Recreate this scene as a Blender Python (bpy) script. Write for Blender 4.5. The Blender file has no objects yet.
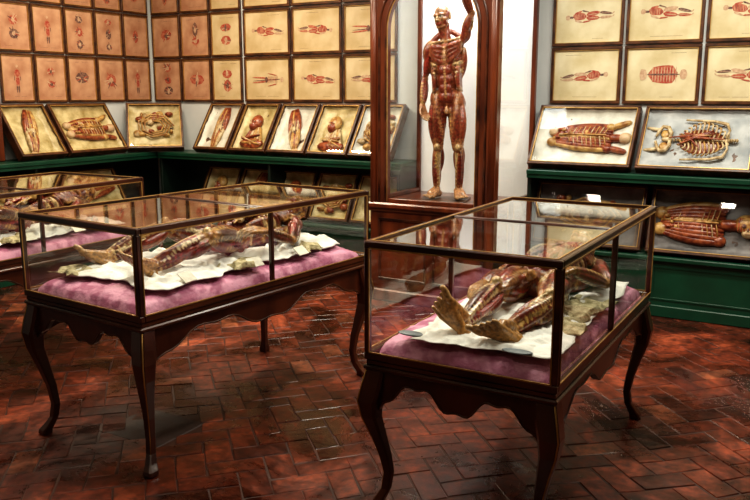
import bpy, math, random
from mathutils import Vector, Matrix, noise
from mathutils.kdtree import KDTree
V=Vector
sc=bpy.context.scene
sc.view_settings.view_transform='Standard'
try: sc.view_settings.look='Medium High Contrast'
except Exception: pass

# ------------------------------------------------------------------ materials
def new_mat(name):
    m=bpy.data.materials.new(name); m.use_nodes=True
    nt=m.node_tree; return m,nt,nt.nodes['Principled BSDF']
def setc(s,c): s.default_value=(c[0],c[1],c[2],1)
def mat(name,c1,c2=None,rough=.5,scale=5,stretch=(1,1,1),metal=0,bump=0,bscale=None,detail=6,rough2=None,coat=0,lo=.35,hi=.65):
    m,nt,b=new_mat(name)
    N=nt.nodes;L=nt.links
    b.inputs['Roughness'].default_value=rough
    b.inputs['Metallic'].default_value=metal
    if coat: b.inputs['Coat Weight'].default_value=coat; b.inputs['Coat Roughness'].default_value=.2
    if c2 is None: setc(b.inputs['Base Color'],c1)
    else:
        tc=N.new('ShaderNodeTexCoord'); mp=N.new('ShaderNodeMapping'); mp.inputs['Scale'].default_value=stretch
        no=N.new('ShaderNodeTexNoise'); no.inputs['Scale'].default_value=scale; no.inputs['Detail'].default_value=detail
        cr=N.new('ShaderNodeValToRGB')
        cr.color_ramp.elements[0].position=lo; cr.color_ramp.elements[1].position=hi
        cr.color_ramp.elements[0].color=(*c1,1); cr.color_ramp.elements[1].color=(*c2,1)
        L.new(tc.outputs['Object'],mp.inputs[0]); L.new(mp.outputs[0],no.inputs['Vector'])
        L.new(no.outputs['Fac'],cr.inputs[0]); L.new(cr.outputs[0],b.inputs['Base Color'])
        if bump:
            n2=N.new('ShaderNodeTexNoise'); n2.inputs['Scale'].default_value=bscale or scale; n2.inputs['Detail'].default_value=4
            L.new(mp.outputs[0],n2.inputs['Vector'])
            bp=N.new('ShaderNodeBump'); bp.inputs['Strength'].default_value=bump; bp.inputs['Distance'].default_value=.02
            L.new(n2.outputs['Fac'],bp.inputs['Height']); L.new(bp.outputs[0],b.inputs['Normal'])
        if rough2 is not None:
            mr=N.new('ShaderNodeMapRange'); mr.inputs[1].default_value=.3; mr.inputs[2].default_value=.7
            mr.inputs[3].default_value=rough; mr.inputs[4].default_value=rough2
            L.new(no.outputs['Fac'],mr.inputs[0]); L.new(mr.outputs[0],b.inputs['Roughness'])
    return m
def attr_mat(name,attr,rough=.35,nscale=60,amt=.5,bump=.3,rough2=None,patch=None,coat=0):
    m,nt,b=new_mat(name); N=nt.nodes;L=nt.links
    a=N.new('ShaderNodeAttribute'); a.attribute_name=attr
    tc=N.new('ShaderNodeTexCoord')
    no=N.new('ShaderNodeTexNoise'); no.inputs['Scale'].default_value=nscale; no.inputs['Detail'].default_value=5
    L.new(tc.outputs['Object'],no.inputs['Vector'])
    mr=N.new('ShaderNodeMapRange'); mr.inputs[1].default_value=.3; mr.inputs[2].default_value=.7
    mr.inputs[3].default_value=1-amt; mr.inputs[4].default_value=1+amt*.6
    L.new(no.outputs['Fac'],mr.inputs[0])
    mx=N.new('ShaderNodeMix'); mx.data_type='RGBA'; mx.blend_type='MULTIPLY'; mx.inputs[0].default_value=1
    cc=N.new('ShaderNodeCombineColor')
    for i in range(3): L.new(mr.outputs[0],cc.inputs[i])
    L.new(a.outputs['Color'],mx.inputs[6]); L.new(cc.outputs[0],mx.inputs[7])
    out=mx.outputs[2]
    if patch:
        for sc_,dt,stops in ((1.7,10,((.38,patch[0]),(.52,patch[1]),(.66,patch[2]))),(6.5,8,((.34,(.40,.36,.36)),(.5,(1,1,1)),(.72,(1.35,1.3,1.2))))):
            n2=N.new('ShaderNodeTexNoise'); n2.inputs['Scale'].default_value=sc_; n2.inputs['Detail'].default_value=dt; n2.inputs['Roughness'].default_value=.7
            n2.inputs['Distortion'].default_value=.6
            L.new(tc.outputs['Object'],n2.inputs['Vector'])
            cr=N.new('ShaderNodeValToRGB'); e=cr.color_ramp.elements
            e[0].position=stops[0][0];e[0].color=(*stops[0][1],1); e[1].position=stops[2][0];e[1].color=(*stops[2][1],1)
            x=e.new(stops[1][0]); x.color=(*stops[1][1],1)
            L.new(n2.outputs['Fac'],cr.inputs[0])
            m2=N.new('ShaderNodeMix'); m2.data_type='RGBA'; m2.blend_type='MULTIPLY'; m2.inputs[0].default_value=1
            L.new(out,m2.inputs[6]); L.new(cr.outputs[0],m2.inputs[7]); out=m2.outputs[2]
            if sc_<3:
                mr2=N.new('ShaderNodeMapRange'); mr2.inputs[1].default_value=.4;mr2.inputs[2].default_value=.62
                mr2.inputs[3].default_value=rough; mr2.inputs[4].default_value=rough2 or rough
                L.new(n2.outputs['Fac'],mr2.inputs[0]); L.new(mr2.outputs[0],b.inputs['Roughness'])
    else: b.inputs['Roughness'].default_value=rough
    if coat: b.inputs['Coat Weight'].default_value=coat; b.inputs['Coat Roughness'].default_value=.15
    L.new(out,b.inputs['Base Color'])
    bp=N.new('ShaderNodeBump'); bp.inputs['Strength'].default_value=bump; bp.inputs['Distance'].default_value=.004
    L.new(no.outputs['Fac'],bp.inputs['Height']); L.new(bp.outputs[0],b.inputs['Normal'])
    return m
def glass_mat(name,tint=(.97,.985,.975),base=.04,top=.75,pw=4):
    m=bpy.data.materials.new(name); m.use_nodes=True; nt=m.node_tree;N=nt.nodes;L=nt.links
    N.clear()
    o=N.new('ShaderNodeOutputMaterial'); mx=N.new('ShaderNodeMixShader'); t=N.new('ShaderNodeBsdfTransparent'); g=N.new('ShaderNodeBsdfGlossy')
    g.inputs['Roughness'].default_value=.03; setc(t.inputs[0],tint); setc(g.inputs[0],(1,1,1))
    lw=N.new('ShaderNodeLayerWeight'); lw.inputs['Blend'].default_value=.5
    p=N.new('ShaderNodeMath');p.operation='POWER';p.inputs[1].default_value=pw
    q=N.new('ShaderNodeMath');q.operation='MULTIPLY_ADD';q.inputs[1].default_value=top;q.inputs[2].default_value=base
    L.new(lw.outputs['Facing'],p.inputs[0]);L.new(p.outputs[0],q.inputs[0]);L.new(q.outputs[0],mx.inputs[0])
    L.new(t.outputs[0],mx.inputs[1]);L.new(g.outputs[0],mx.inputs[2]);L.new(mx.outputs[0],o.inputs[0])
    return m

M={}
M['wood']=mat('mahogany',(.016,.004,.003),(.11,.026,.009),rough=.28,scale=6,stretch=(1,1,.25),coat=.35,lo=.3,hi=.75)
M['woodh']=mat('mahogany_rail',(.018,.005,.003),(.10,.027,.010),rough=.28,scale=9,stretch=(.3,.3,1),coat=.35)
M['cabwood']=mat('walnut_veneer',(.030,.006,.003),(.20,.045,.013),rough=.3,scale=5,stretch=(2,2,.35),coat=.35,lo=.3,hi=.72)
M['gold']=mat('gilt',(.40,.23,.07),(.55,.35,.12),rough=.4,scale=20,metal=.6)
M['frame']=mat('frame_wood',(.030,.010,.004),(.12,.042,.014),rough=.4,scale=12)
M['glass']=glass_mat('case_glass',base=.05,top=.7)
M['glasst']=glass_mat('case_top_glass',base=.09,top=.85,pw=2.6)
M['glass2']=glass_mat('picture_glass',base=.025,top=.55,pw=3)
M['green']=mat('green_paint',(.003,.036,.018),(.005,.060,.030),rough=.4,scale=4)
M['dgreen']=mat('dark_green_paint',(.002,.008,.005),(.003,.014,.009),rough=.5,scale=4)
M['wall']=mat('wall_plaster',(.60,.64,.65),(.70,.74,.74),rough=.8,scale=2,bump=.05,bscale=30)
M['walld']=mat('ochre_plaster',(.18,.12,.07),(.25,.17,.10),rough=.8,scale=2,bump=.05,bscale=30)
M['ceil']=mat('ceiling_plaster',(.30,.26,.20),(.38,.33,.26),rough=.9,scale=2)
M['paperR']=mat('paper_cream',(.55,.46,.25),(.75,.68,.46),rough=.7,scale=4,detail=8)
M['paperB']=mat('paper_tan',(.50,.37,.18),(.70,.58,.36),rough=.7,scale=4,detail=8)
M['paperL']=mat('paper_pink',(.38,.17,.09),(.62,.38,.23),rough=.7,scale=5,detail=8)
M['inkred']=mat('ink_red',(.34,.03,.018),(.52,.20,.11),rough=.7,scale=45)
M['inkdk']=mat('ink_brown',(.07,.03,.03),(.28,.15,.10),rough=.7,scale=60)
M['inkpale']=mat('ink_pale',(.46,.28,.17),(.60,.43,.28),rough=.7,scale=50)
M['satin']=mat('satin_white',(.52,.50,.43),(.76,.74,.67),rough=.4,scale=9,bump=.35,bscale=14)
M['satingrey']=mat('satin_grey',(.28,.30,.32),(.50,.51,.52),rough=.45,scale=7,bump=.3,bscale=14)
M['satindk']=mat('satin_dark',(.05,.045,.05),(.20,.18,.18),rough=.45,scale=6,bump=.3,bscale=14)
M['satinyel']=mat('satin_yellow',(.34,.25,.09),(.70,.59,.33),rough=.4,scale=9,bump=.35,bscale=14)
M['sheet']=mat('linen_sheet',(.78,.78,.72),(.90,.90,.86),rough=.7,scale=8,bump=.15,bscale=60)
M['sheety']=mat('gold_fringe_cloth',(.32,.27,.13),(.64,.56,.35),rough=.7,scale=40,bump=.5,bscale=70)
M['cushion']=mat('pink_damask',(.42,.13,.23),(.68,.32,.45),rough=.55,scale=14,detail=3,bump=.3,bscale=40,lo=.42,hi=.58)
M['bone']=mat('bone_wax',(.36,.24,.11),(.66,.52,.32),rough=.4,scale=26,lo=.4,hi=.6)
M['muscle']=mat('muscle_wax',(.12,.014,.008),(.40,.11,.04),rough=.3,scale=30)
M['ochre']=mat('ochre_wax',(.24,.09,.02),(.60,.38,.13),rough=.35,scale=22)
M['skin']=mat('skin_wax',(.45,.28,.15),(.66,.49,.31),rough=.4,scale=14)
M['label']=mat('label_card',(.62,.60,.50),(.75,.73,.64),rough=.6,scale=30)
M['oval']=mat('zinc_label',(.14,.17,.19),(.24,.28,.30),rough=.4,scale=8)
M['mortar']=mat('mortar',(.026,.010,.007),(.070,.026,.015),rough=.6,scale=5)
M['slate']=mat('slate_slab',(.022,.014,.013),(.060,.034,.028),rough=.5,scale=9,rough2=.7,bump=.2,bscale=20)
M['enamel']=mat('white_enamel',(.84,.85,.84),(.90,.91,.90),rough=.5,scale=3)
M['wax']=attr_mat('wax_ecorche','wax_col',rough=.28,nscale=65,amt=.65,bump=.45,coat=.25)
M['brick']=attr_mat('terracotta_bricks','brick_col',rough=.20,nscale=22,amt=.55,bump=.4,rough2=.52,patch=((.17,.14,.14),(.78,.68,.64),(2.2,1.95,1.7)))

# ------------------------------------------------------------------ mesh builder
def tube_geo(pts,rads,n):
    pts=[V(p) for p in pts]; vs=[];fs=[]
    d0=(pts[1]-pts[0]).normalized(); u=d0.orthogonal().normalized()
    for i,p in enumerate(pts):
        d=(pts[min(i+1,len(pts)-1)]-pts[max(i-1,0)])
        if d.length<1e-7: d=d0
        d=d.normalized()
        u=(u-d*u.dot(d)).normalized(); w=d.cross(u)
        for k in range(n):
            a=2*math.pi*k/n; vs.append(p+(u*math.cos(a)+w*math.sin(a))*rads[i])
    m=len(pts)
    for i in range(m-1):
        for k in range(n):
            j=(k+1)%n; fs.append((i*n+k,i*n+j,(i+1)*n+j,(i+1)*n+k))
    da=(pts[0]-pts[1]).normalized(); db=(pts[-1]-pts[-2]).normalized()
    vs.append(pts[0]+da*rads[0]*.7); vs.append(pts[-1]+db*rads[-1]*.7)
    A=len(vs)-2;B=A+1
    for k in range(n):
        j=(k+1)%n; fs.append((A,j,k)); fs.append((B,(m-1)*n+k,(m-1)*n+j))
    return vs,fs
def ell_geo(c,Q,r,n=12,k=8):
    vs=[];fs=[]
    for j in range(1,k):
        th=math.pi*j/k
        for i in range(n):
            a=2*math.pi*i/n
            vs.append(c+Q@V((r[0]*math.sin(th)*math.cos(a),r[1]*math.sin(th)*math.sin(a),r[2]*math.cos(th))))
    t=len(vs); vs.append(c+Q@V((0,0,r[2]))); vs.append(c-Q@V((0,0,r[2])))
    for j in range(k-2):
        for i in range(n):
            q=(i+1)%n; fs.append((j*n+i,(j+1)*n+i,(j+1)*n+q,j*n+q))
    for i in range(n):
        q=(i+1)%n; fs.append((t,i,q)); fs.append((t+1,(k-2)*n+q,(k-2)*n+i))
    return vs,fs
class MB:
    def __init__(s): s.v=[];s.f=[];s.m=[];s.sm=[];s.mats=[]
    def mi(s,m):
        if m not in s.mats: s.mats.append(m)
        return s.mats.index(m)
    def add(s,vs,fs,m,T=None,smooth=False):
        o=len(s.v); k=s.mi(m)
        for p in vs:
            p=V(p); s.v.append(T@p if T else p)
        for f in fs: s.f.append([i+o for i in f]); s.m.append(k); s.sm.append(smooth)
    def box(s,a,b,m,T=None):
        x0,y0,z0=a;x1,y1,z1=b
        s.add([(x0,y0,z0),(x1,y0,z0),(x1,y1,z0),(x0,y1,z0),(x0,y0,z1),(x1,y0,z1),(x1,y1,z1),(x0,y1,z1)],
              [(0,3,2,1),(4,5,6,7),(0,1,5,4),(1,2,6,5),(2,3,7,6),(3,0,4,7)],m,T)
    def bbox(s,a,b,m,T=None,c=.004):
        x0,y0,z0=a;x1,y1,z1=b; c=min(c,(x1-x0)/3,(y1-y0)/3,(z1-z0)/3)
        def ring(z,i): return [(x0+i,y0+c,z),(x0+c,y0+i,z),(x1-c,y0+i,z),(x1-i,y0+c,z),(x1-i,y1-c,z),(x1-c,y1-i,z),(x0+c,y1-i,z),(x0+i,y1-c,z)]
        vs=ring(z0+c,0)+ring(z1-c,0)
        vs+=[(x0+c,y0+c,z0),(x1-c,y0+c,z0),(x1-c,y1-c,z0),(x0+c,y1-c,z0),(x0+c,y0+c,z1),(x1-c,y0+c,z1),(x1-c,y1-c,z1),(x0+c,y1-c,z1)]
        fs=[]
        for i in range(8): j=(i+1)%8; fs.append((i,j,j+8,i+8))
        fs+=[(16,19,18,17),(20,21,22,23)]
        fs+=[(1,16,17,2),(3,17,18,4),(5,18,19,6),(7,19,16,0)]
        fs+=[(0,16,1),(2,17,3),(4,18,5),(6,19,7)]
        fs+=[(9,10,21,20),(11,12,22,21),(13,14,23,22),(15,8,20,23)]
        fs+=[(8,9,20),(10,11,21),(12,13,22),(14,15,23)]
        s.add(vs,fs,m,T)
    def quad(s,p,m,T=None): s.add(p,[(0,1,2,3)],m,T)
    def strip(s,top,bot,y0,y1,m,T=None,plane='xz'):
        n=len(top); vs=[]
        for y in (y0,y1):
            for q in (top,bot):
                for p in q: vs.append((p[0],y,p[1]) if plane=='xz' else (y,p[0],p[1]))
        fs=[]
        for i in range(n-1):
            fs.append((i,i+1,n+i+1,n+i)); fs.append((2*n+i,3*n+i,3*n+i+1,2*n+i+1))
            fs.append((i,2*n+i,2*n+i+1,i+1)); fs.append((n+i,n+i+1,3*n+i+1,3*n+i))
        fs.append((0,n,3*n,2*n)); fs.append((n-1,3*n-1,4*n-1,2*n-1))
        s.add(vs,fs,m,T)
    def tube(s,pts,rads,m,n=8,T=None,smooth=True):
        if not hasattr(rads,'__len__'): rads=[rads]*len(pts)
        vs,fs=tube_geo(pts,rads,n); s.add(vs,fs,m,T,smooth)
    def spindle(s,p0,p1,r,re,m,bow=(0,0,0),n=8,seg=8,T=None):
        p0=V(p0);p1=V(p1);bow=V(bow)
        pts=[];rr=[]
        for i in range(seg+1):
            t=i/seg; pts.append(p0.lerp(p1,t)+bow*math.sin(math.pi*t)); rr.append(re+(r-re)*math.sin(math.pi*t)**.8)
        s.tube(pts,rr,m,n,T)
    def ell(s,c,r,m,T=None,n=12,k=8,Q=None):
        vs,fs=ell_geo(V(c),Q or Matrix.Identity(3),r,n,k); s.add(vs,fs,m,T,True)
    def grid(s,fn,nu,nv,m,T=None,smooth=True):
        vs=[fn(i/nu,j/nv) for j in range(nv+1) for i in range(nu+1)]
        fs=[(j*(nu+1)+i,j*(nu+1)+i+1,(j+1)*(nu+1)+i+1,(j+1)*(nu+1)+i) for j in range(nv) for i in range(nu)]
        s.add(vs,fs,m,T,smooth)
    def obj(s,name,parent=None,mw=None):
        me=bpy.data.meshes.new(name); me.from_pydata([tuple(p) for p in s.v],[],s.f)
        for m in s.mats: me.materials.append(m)
        me.polygons.foreach_set('material_index',s.m); me.polygons.foreach_set('use_smooth',s.sm); me.update()
        o=bpy.data.objects.new(name,me); sc.collection.objects.link(o)
        if parent: o.parent=parent
        if mw: o.matrix_world=mw
        return o

# ------------------------------------------------------------------ room shell
XL,XR,YB,YF,ZC=-6.75,2.6,6.7,-2.6,3.7
def room_box(name,a,b,m):
    o=MB(); o.box(a,b,m); return o.obj(name)
room_box('wall_back',(XL-.2,YB,-.1),(XR+.2,YB+.2,ZC),M['wall'])
room_box('wall_left',(XL-.2,YF,-.1),(XL,YB,ZC),M['wall'])
room_box('wall_right',(XR,YF,-.1),(XR+.2,YB,ZC),M['walld'])
room_box('wall_front',(XL-.2,YF-.2,-.1),(XR+.2,YF,ZC),M['walld'])
room_box('ceiling',(XL-.2,YF-.2,ZC),(XR+.2,YB+.2,ZC+.1),M['ceil'])

def floor():
    o=MB(); o.box((XL,YF,-.06),(XR,YB,-.004),M['mortar'])
    W=.125; g=.0015
    ca=math.cos(math.pi/4);sa=ca
    rr=random.Random(3)
    fcol=[None]*len(o.f)
    n=62
    for x in range(-n,n):
        for y in range(-n,n):
            c=(x-y)%4
            if c==0: w,h=2*W,W
            elif c==3: w,h=W,2*W
            else: continue
            x0,y0=x*W,y*W
            def tr(px,py):
                X=px*ca-py*sa-2; Y=px*sa+py*ca+2
                return (X+.06*noise.noise(V((X*.8,Y*.8,2.))),Y+.06*noise.noise(V((X*.8,Y*.8,9.))))
            cx,cy=tr(x0+w/2,y0+h/2)
            if not (XL+.02<cx<XR-.02 and YF+.02<cy<YB-.02): continue
            def cl(p): return (min(max(p[0],XL),XR),min(max(p[1],YF),YB))
            if (-3.13<cx<-2.80 and 2.68<cy<2.95): continue
            z=rr.uniform(-.002,.001); e=.005
            j=[(rr.uniform(-.005,.005),rr.uniform(-.005,.005)) for _ in range(4)]
            zz=[z+rr.uniform(-.0016,.0016) for _ in range(4)]
            A=[cl(tr(px+j[q][0],py+j[q][1])) for q,(px,py) in enumerate(((x0+g,y0+g),(x0+w-g,y0+g),(x0+w-g,y0+h-g),(x0+g,y0+h-g)))]
            B=[cl(tr(px+j[q][0],py+j[q][1])) for q,(px,py) in enumerate(((x0+g+e,y0+g+e),(x0+w-g-e,y0+g+e),(x0+w-g-e,y0+h-g-e),(x0+g+e,y0+h-g-e)))]
            vs=[(a[0],a[1],-.006) for a in A]+[(b[0],b[1],zz[i]) for i,b in enumerate(B)]
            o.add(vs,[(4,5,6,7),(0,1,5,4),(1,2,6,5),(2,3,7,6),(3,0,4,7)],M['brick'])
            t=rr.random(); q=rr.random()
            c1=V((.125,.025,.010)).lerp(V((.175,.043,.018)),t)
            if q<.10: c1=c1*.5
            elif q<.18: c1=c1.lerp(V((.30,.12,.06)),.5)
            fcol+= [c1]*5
    o.bbox((-3.17,2.64,-.03),(-2.76,2.99,-.0005),M['slate'])
    fcol+=[V((.1,.1,.1))]*(len(o.f)-len(fcol))
    ob=o.obj('floor'); me=ob.data
    at=me.color_attributes.new('brick_col','FLOAT_COLOR','CORNER')
    for p in me.polygons:
        c=fcol[p.index] or V((.1,.05,.03))
        for li in p.loop_indices: at.data[li].color=(c[0],c[1],c[2],1)
floor()

# ------------------------------------------------------------------ glass display cases
def cab_leg(o,cx,cy,sx,sy,ztop):
    q=ztop/.69
    prof=[(ztop,.0,.040),(.60*q,.014,.044),(.54*q,.026,.042),(.46*q,.022,.034),(.36*q,.0,.026),(.26*q,-.020,.021),(.16,-.030,.018),(.09,-.022,.018),(.05,-.004,.022),(.025,.010,.027),(.008,.012,.028),(0,.010,.024)]
    vs=[];fs=[]
    for z,off,h in prof:
        x=cx+sx*off;y=cy+sy*off; c=h*.28
        vs+=[(x-h,y-h+c,z),(x-h+c,y-h,z),(x+h-c,y-h,z),(x+h,y-h+c,z),(x+h,y+h-c,z),(x+h-c,y+h,z),(x-h+c,y+h,z),(x-h,y+h-c,z)]
    n=len(prof)
    for i in range(n-1):
        for k in range(8):
            j=(k+1)%8; fs.append((i*8+k,(i+1)*8+k,(i+1)*8+j,i*8+j))
    fs.append(tuple(range(8))); fs.append(tuple((n-1)*8+k for k in range(7,-1,-1)))
    o.add(vs,fs,M['wood'],smooth=False)
    pts=[(cx+sx*(off+h-.004),cy+sy*(off+h-.004),z) for z,off,h in prof[:-4]]
    o.tube(pts,.0035,M['gold'],6)

ZT=1.142
def vitrine(cx,cy,width,length,rot,zb,seed,kind):
    e=bpy.data.objects.new('glass_display_case',None); sc.collection.objects.link(e)
    e.location=(cx,cy,0); e.rotation_euler=(0,0,rot)
    a,b=width/2,length/2
    o=MB()
    zt=ZT; li=.045
    for sx in(-1,1):
        for sy in(-1,1): cab_leg(o,sx*(a-li),sy*(b-li),sx,sy,zb-.037)
    def apron(half,fix,plane):
        n=40; top=[];bot=[]
        h=half-.06
        for i in range(n+1):
            s=-1+2*i/n
            d=.105+.042*math.cos(2*math.pi*s)+.05*max(0,(abs(s)-.86)/.14)**2 - .012*math.cos(6*math.pi*s)
            top.append((s*h,zb-.027)); bot.append((s*h,zb-.027-d))
        for sg in(-1,1):
            y=sg*(fix-.03)
            o.strip(top,bot,y-.011,y+.011,M['wood'],plane=plane)
            pts=[((p[0],y+sg*.012,p[1]+.006) if plane=='xz' else (y+sg*.012,p[0],p[1]+.006)) for p in bot]
            o.tube(pts,.0035,M['frame'],5)
    apron(a,b,'xz'); apron(b,a,'yz')
    o.bbox((-a-.004,-b-.004,zb-.042),(a+.004,b+.004,zb-.022),M['woodh'],c=.006)
    o.bbox((-a+.006,-b+.006,zb-.022),(a-.006,b-.006,zb),M['woodh'],c=.004)
    o.obj('table_base',e)
    f=MB(); w=.024; zr=zb+.03
    def rail(p,q,m=M['woodh']): f.bbox(p,q,m,c=.004)
    for z0,z1 in((zb,zr),(zt-.028,zt)):
        rail((-a,-b,z0),(a,-b+w,z1)); rail((-a,b-w,z0),(a,b,z1))
        rail((-a,-b+w,z0),(-a+w,b-w,z1)); rail((a-w,-b+w,z0),(a,b-w,z1))
    for sx in(-1,1):
        for sy in(-1,1):
            x0=-a if sx<0 else a-w; y0=-b if sy<0 else b-w
            rail((x0,y0,zr),(x0+w,y0+w,zt-.028))
        x0=-a if sx<0 else a-w
        rail((x0,-.011,zr),(x0+w,.011,zt-.028))
    rail((-a+w,-.011,zt-.022),(a-w,.011,zt-.002))
    g=.0025
    for z in(zr,zt-.030):
        for sy in(-1,1): f.box((-a+w,sy*(b+.001)-g,z),(a-w,sy*(b+.001)+g,z+.005),M['gold'])
        for sx in(-1,1): f.box((sx*(a+.001)-g,-b+w,z),(sx*(a+.001)+g,b-w,z+.005),M['gold'])
    for sx in(-1,1):
        for sy in(-1,1):
            f.box((sx*(a-w)-g,sy*(b+.001)-g,zr),(sx*(a-w)+g,sy*(b+.001)+g,zt-.03),M['gold'])
            f.box((sx*(a+.001)-g,sy*(b-w)-g,zr),(sx*(a+.001)+g,sy*(b-w)+g,zt-.03),M['gold'])
    for sx in(-1,1): f.box((sx*(a-w)-.003,-b+w,zt-.001),(sx*(a-w)+.003,b-w,zt+.002),M['gold'])
    for sy in(-1,1): f.box((-a+w,sy*(b-w)-.003,zt-.001),(a-w,sy*(b-w)+.003,zt+.002),M['gold'])
    f.obj('glazing_frame',e)
    q=MB(); h=w/2; zg=zb+.013
    q.quad([(-a+h,-b+h,zg),(a-h,-b+h,zg),(a-h,-b+h,zt-.01),(-a+h,-b+h,zt-.01)],M['glass'])
    q.quad([(-a+h,b-h,zg),(a-h,b-h,zg),(a-h,b-h,zt-.01),(-a+h,b-h,zt-.01)],M['glass'])
    q.quad([(-a+h,-b+h,zg),(-a+h,b-h,zg),(-a+h,b-h,zt-.01),(-a+h,-b+h,zt-.01)],M['glass'])
    q.quad([(a-h,-b+h,zg),(a-h,b-h,zg),(a-h,b-h,zt-.01),(a-h,-b+h,zt-.01)],M['glass'])
    q.quad([(-a+h,-b+h,zt-.008),(a-h,-b+h,zt-.008),(a-h,b-h,zt-.008),(-a+h,b-h,zt-.008)],M['glasst'])
    q.obj('glass_panes',e)
    c=MB(); ca,cb,H=a-.035,b-.035,.078
    def top(u,v):
        x=(2*u-1);y=(2*v-1)
        k=max(0,(1-abs(x)**9))**.33*max(0,(1-abs(y)**12))**.33
        nz=noise.noise(V((x*4+seed,y*8,seed)))*.012+abs(noise.noise(V((x*14,y*22+seed,3))))*.012
        return (x*ca*(1-.02*(1-k)),y*cb,zb+.006+(H+nz)*k)
    c.grid(top,56,100,M['cushion'])
    c.box((-ca,-cb,zb+.0005),(ca,cb,zb+.008),M['cushion'])
    c.obj('pink_cushion',e)
    zc=zb+H
    def cloth(x0,x1,y0,y1,mt,amp,sd,name,lift=.010,rot=0,jag=.04):
        s=MB(); nx,ny=60,90
        def fn(u,v):
            x=x0+(x1-x0)*u; y=y0+(y1-y0)*v
            ex=noise.noise(V((v*5+sd,1.3,sd)))*jag; ey=noise.noise(V((u*4+sd,7.3,sd)))*jag
            x+=ex*(2*abs(u-.5)); y+=ey*(2*abs(v-.5))
            cr,sr=math.cos(rot),math.sin(rot); mx,my=(x0+x1)/2,(y0+y1)/2
            X=mx+(x-mx)*cr-(y-my)*sr; Y=my+(x-mx)*sr+(y-my)*cr
            X=max(-a+.03,min(a-.03,X)); Y=max(-b+.03,min(b-.03,Y))
            n1=noise.noise(V((X*6+sd,Y*9,sd))); n2=1-abs(noise.noise(V((X*9+Y*6+sd,Y*10-X*5,sd+4))))*2.4
            edge=min(u,1-u,v,1-v)*8
            return (X,Y,zc+.012+lift+amp*(.5+.5*n1)*min(1,edge+.3)+amp*.8*max(0,n2)*min(1,edge+.15))
        s.grid(fn,nx,ny,mt); ob=s.obj(name,e)
        md=ob.modifiers.new('thick','SOLIDIFY'); md.thickness=.003
        return ob
    if kind=='R':
        cloth(-.27,.33,-.70,.66,M['sheet'],.026,seed,'linen_sheet',jag=.07)
        cloth(.17,.35,-.40,.20,M['sheety'],.03,seed+5,'fringed_cloth',lift=.012,jag=.06)
        cloth(-.22,.30,-.74,-.50,M['sheet'],.020,seed+9,'linen_sheet_fold',lift=.012,rot=.10,jag=.05)
    else:
        cloth(-.36,.34,-.68,.02,M['sheet'],.030,seed,'linen_sheet',rot=.05,jag=.07)
        cloth(-.32,.35,-.04,.72,M['sheet'],.045,seed+2,'linen_sheet_upper',rot=-.05,jag=.07)
        cloth(.12,.38,.36,.50,M['sheety'],.03,seed+6,'fringed_cloth',lift=.022,jag=.05)
        cloth(.26,.39,-.20,-.02,M['sheety'],.03,seed+8,'fringed_cloth_side',lift=.018,jag=.05)
        cloth(-.37,-.20,-.74,-.60,M['sheety'],.02,seed+7,'fringed_cloth_end',lift=.016,jag=.05)
    lb=MB()
    if kind=='R':
        for (x,y) in ((-.22,-.725),(.22,-.73)):
            lb.ell((x,y,zc+.035),(.060,.030,.007),M['oval'],n=20,k=6)
    else:
        for (x,y,r) in ((.35,-.50,.2),(.375,-.07,-.1),(.37,.30,.1)):
            T=Matrix.Translation((x,y,zc+.055))@Matrix.Rotation(r,4,'Z')@Matrix.Rotation(.7,4,'Y')
            lb.box((-.03,-.045,-.002),(.03,.045,.002),M['label'],T)
    lb.obj('label_plaques',e)
    return e
ROTL=math.radians(-5)
CL=(-2.900,3.26); CR=(-1.175,3.43); C3=(-4.55,3.13)
ZBL,ZBR=.727,.660
vitrine(CL[0],CL[1],.88,1.70,ROTL,ZBL,1.0,'L')
vitrine(CR[0],CR[1],.79,1.60,0,ZBR,5.0,'R')
vitrine(C3[0],C3[1],.86,1.66,0,ZBL,9.0,'L')

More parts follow.
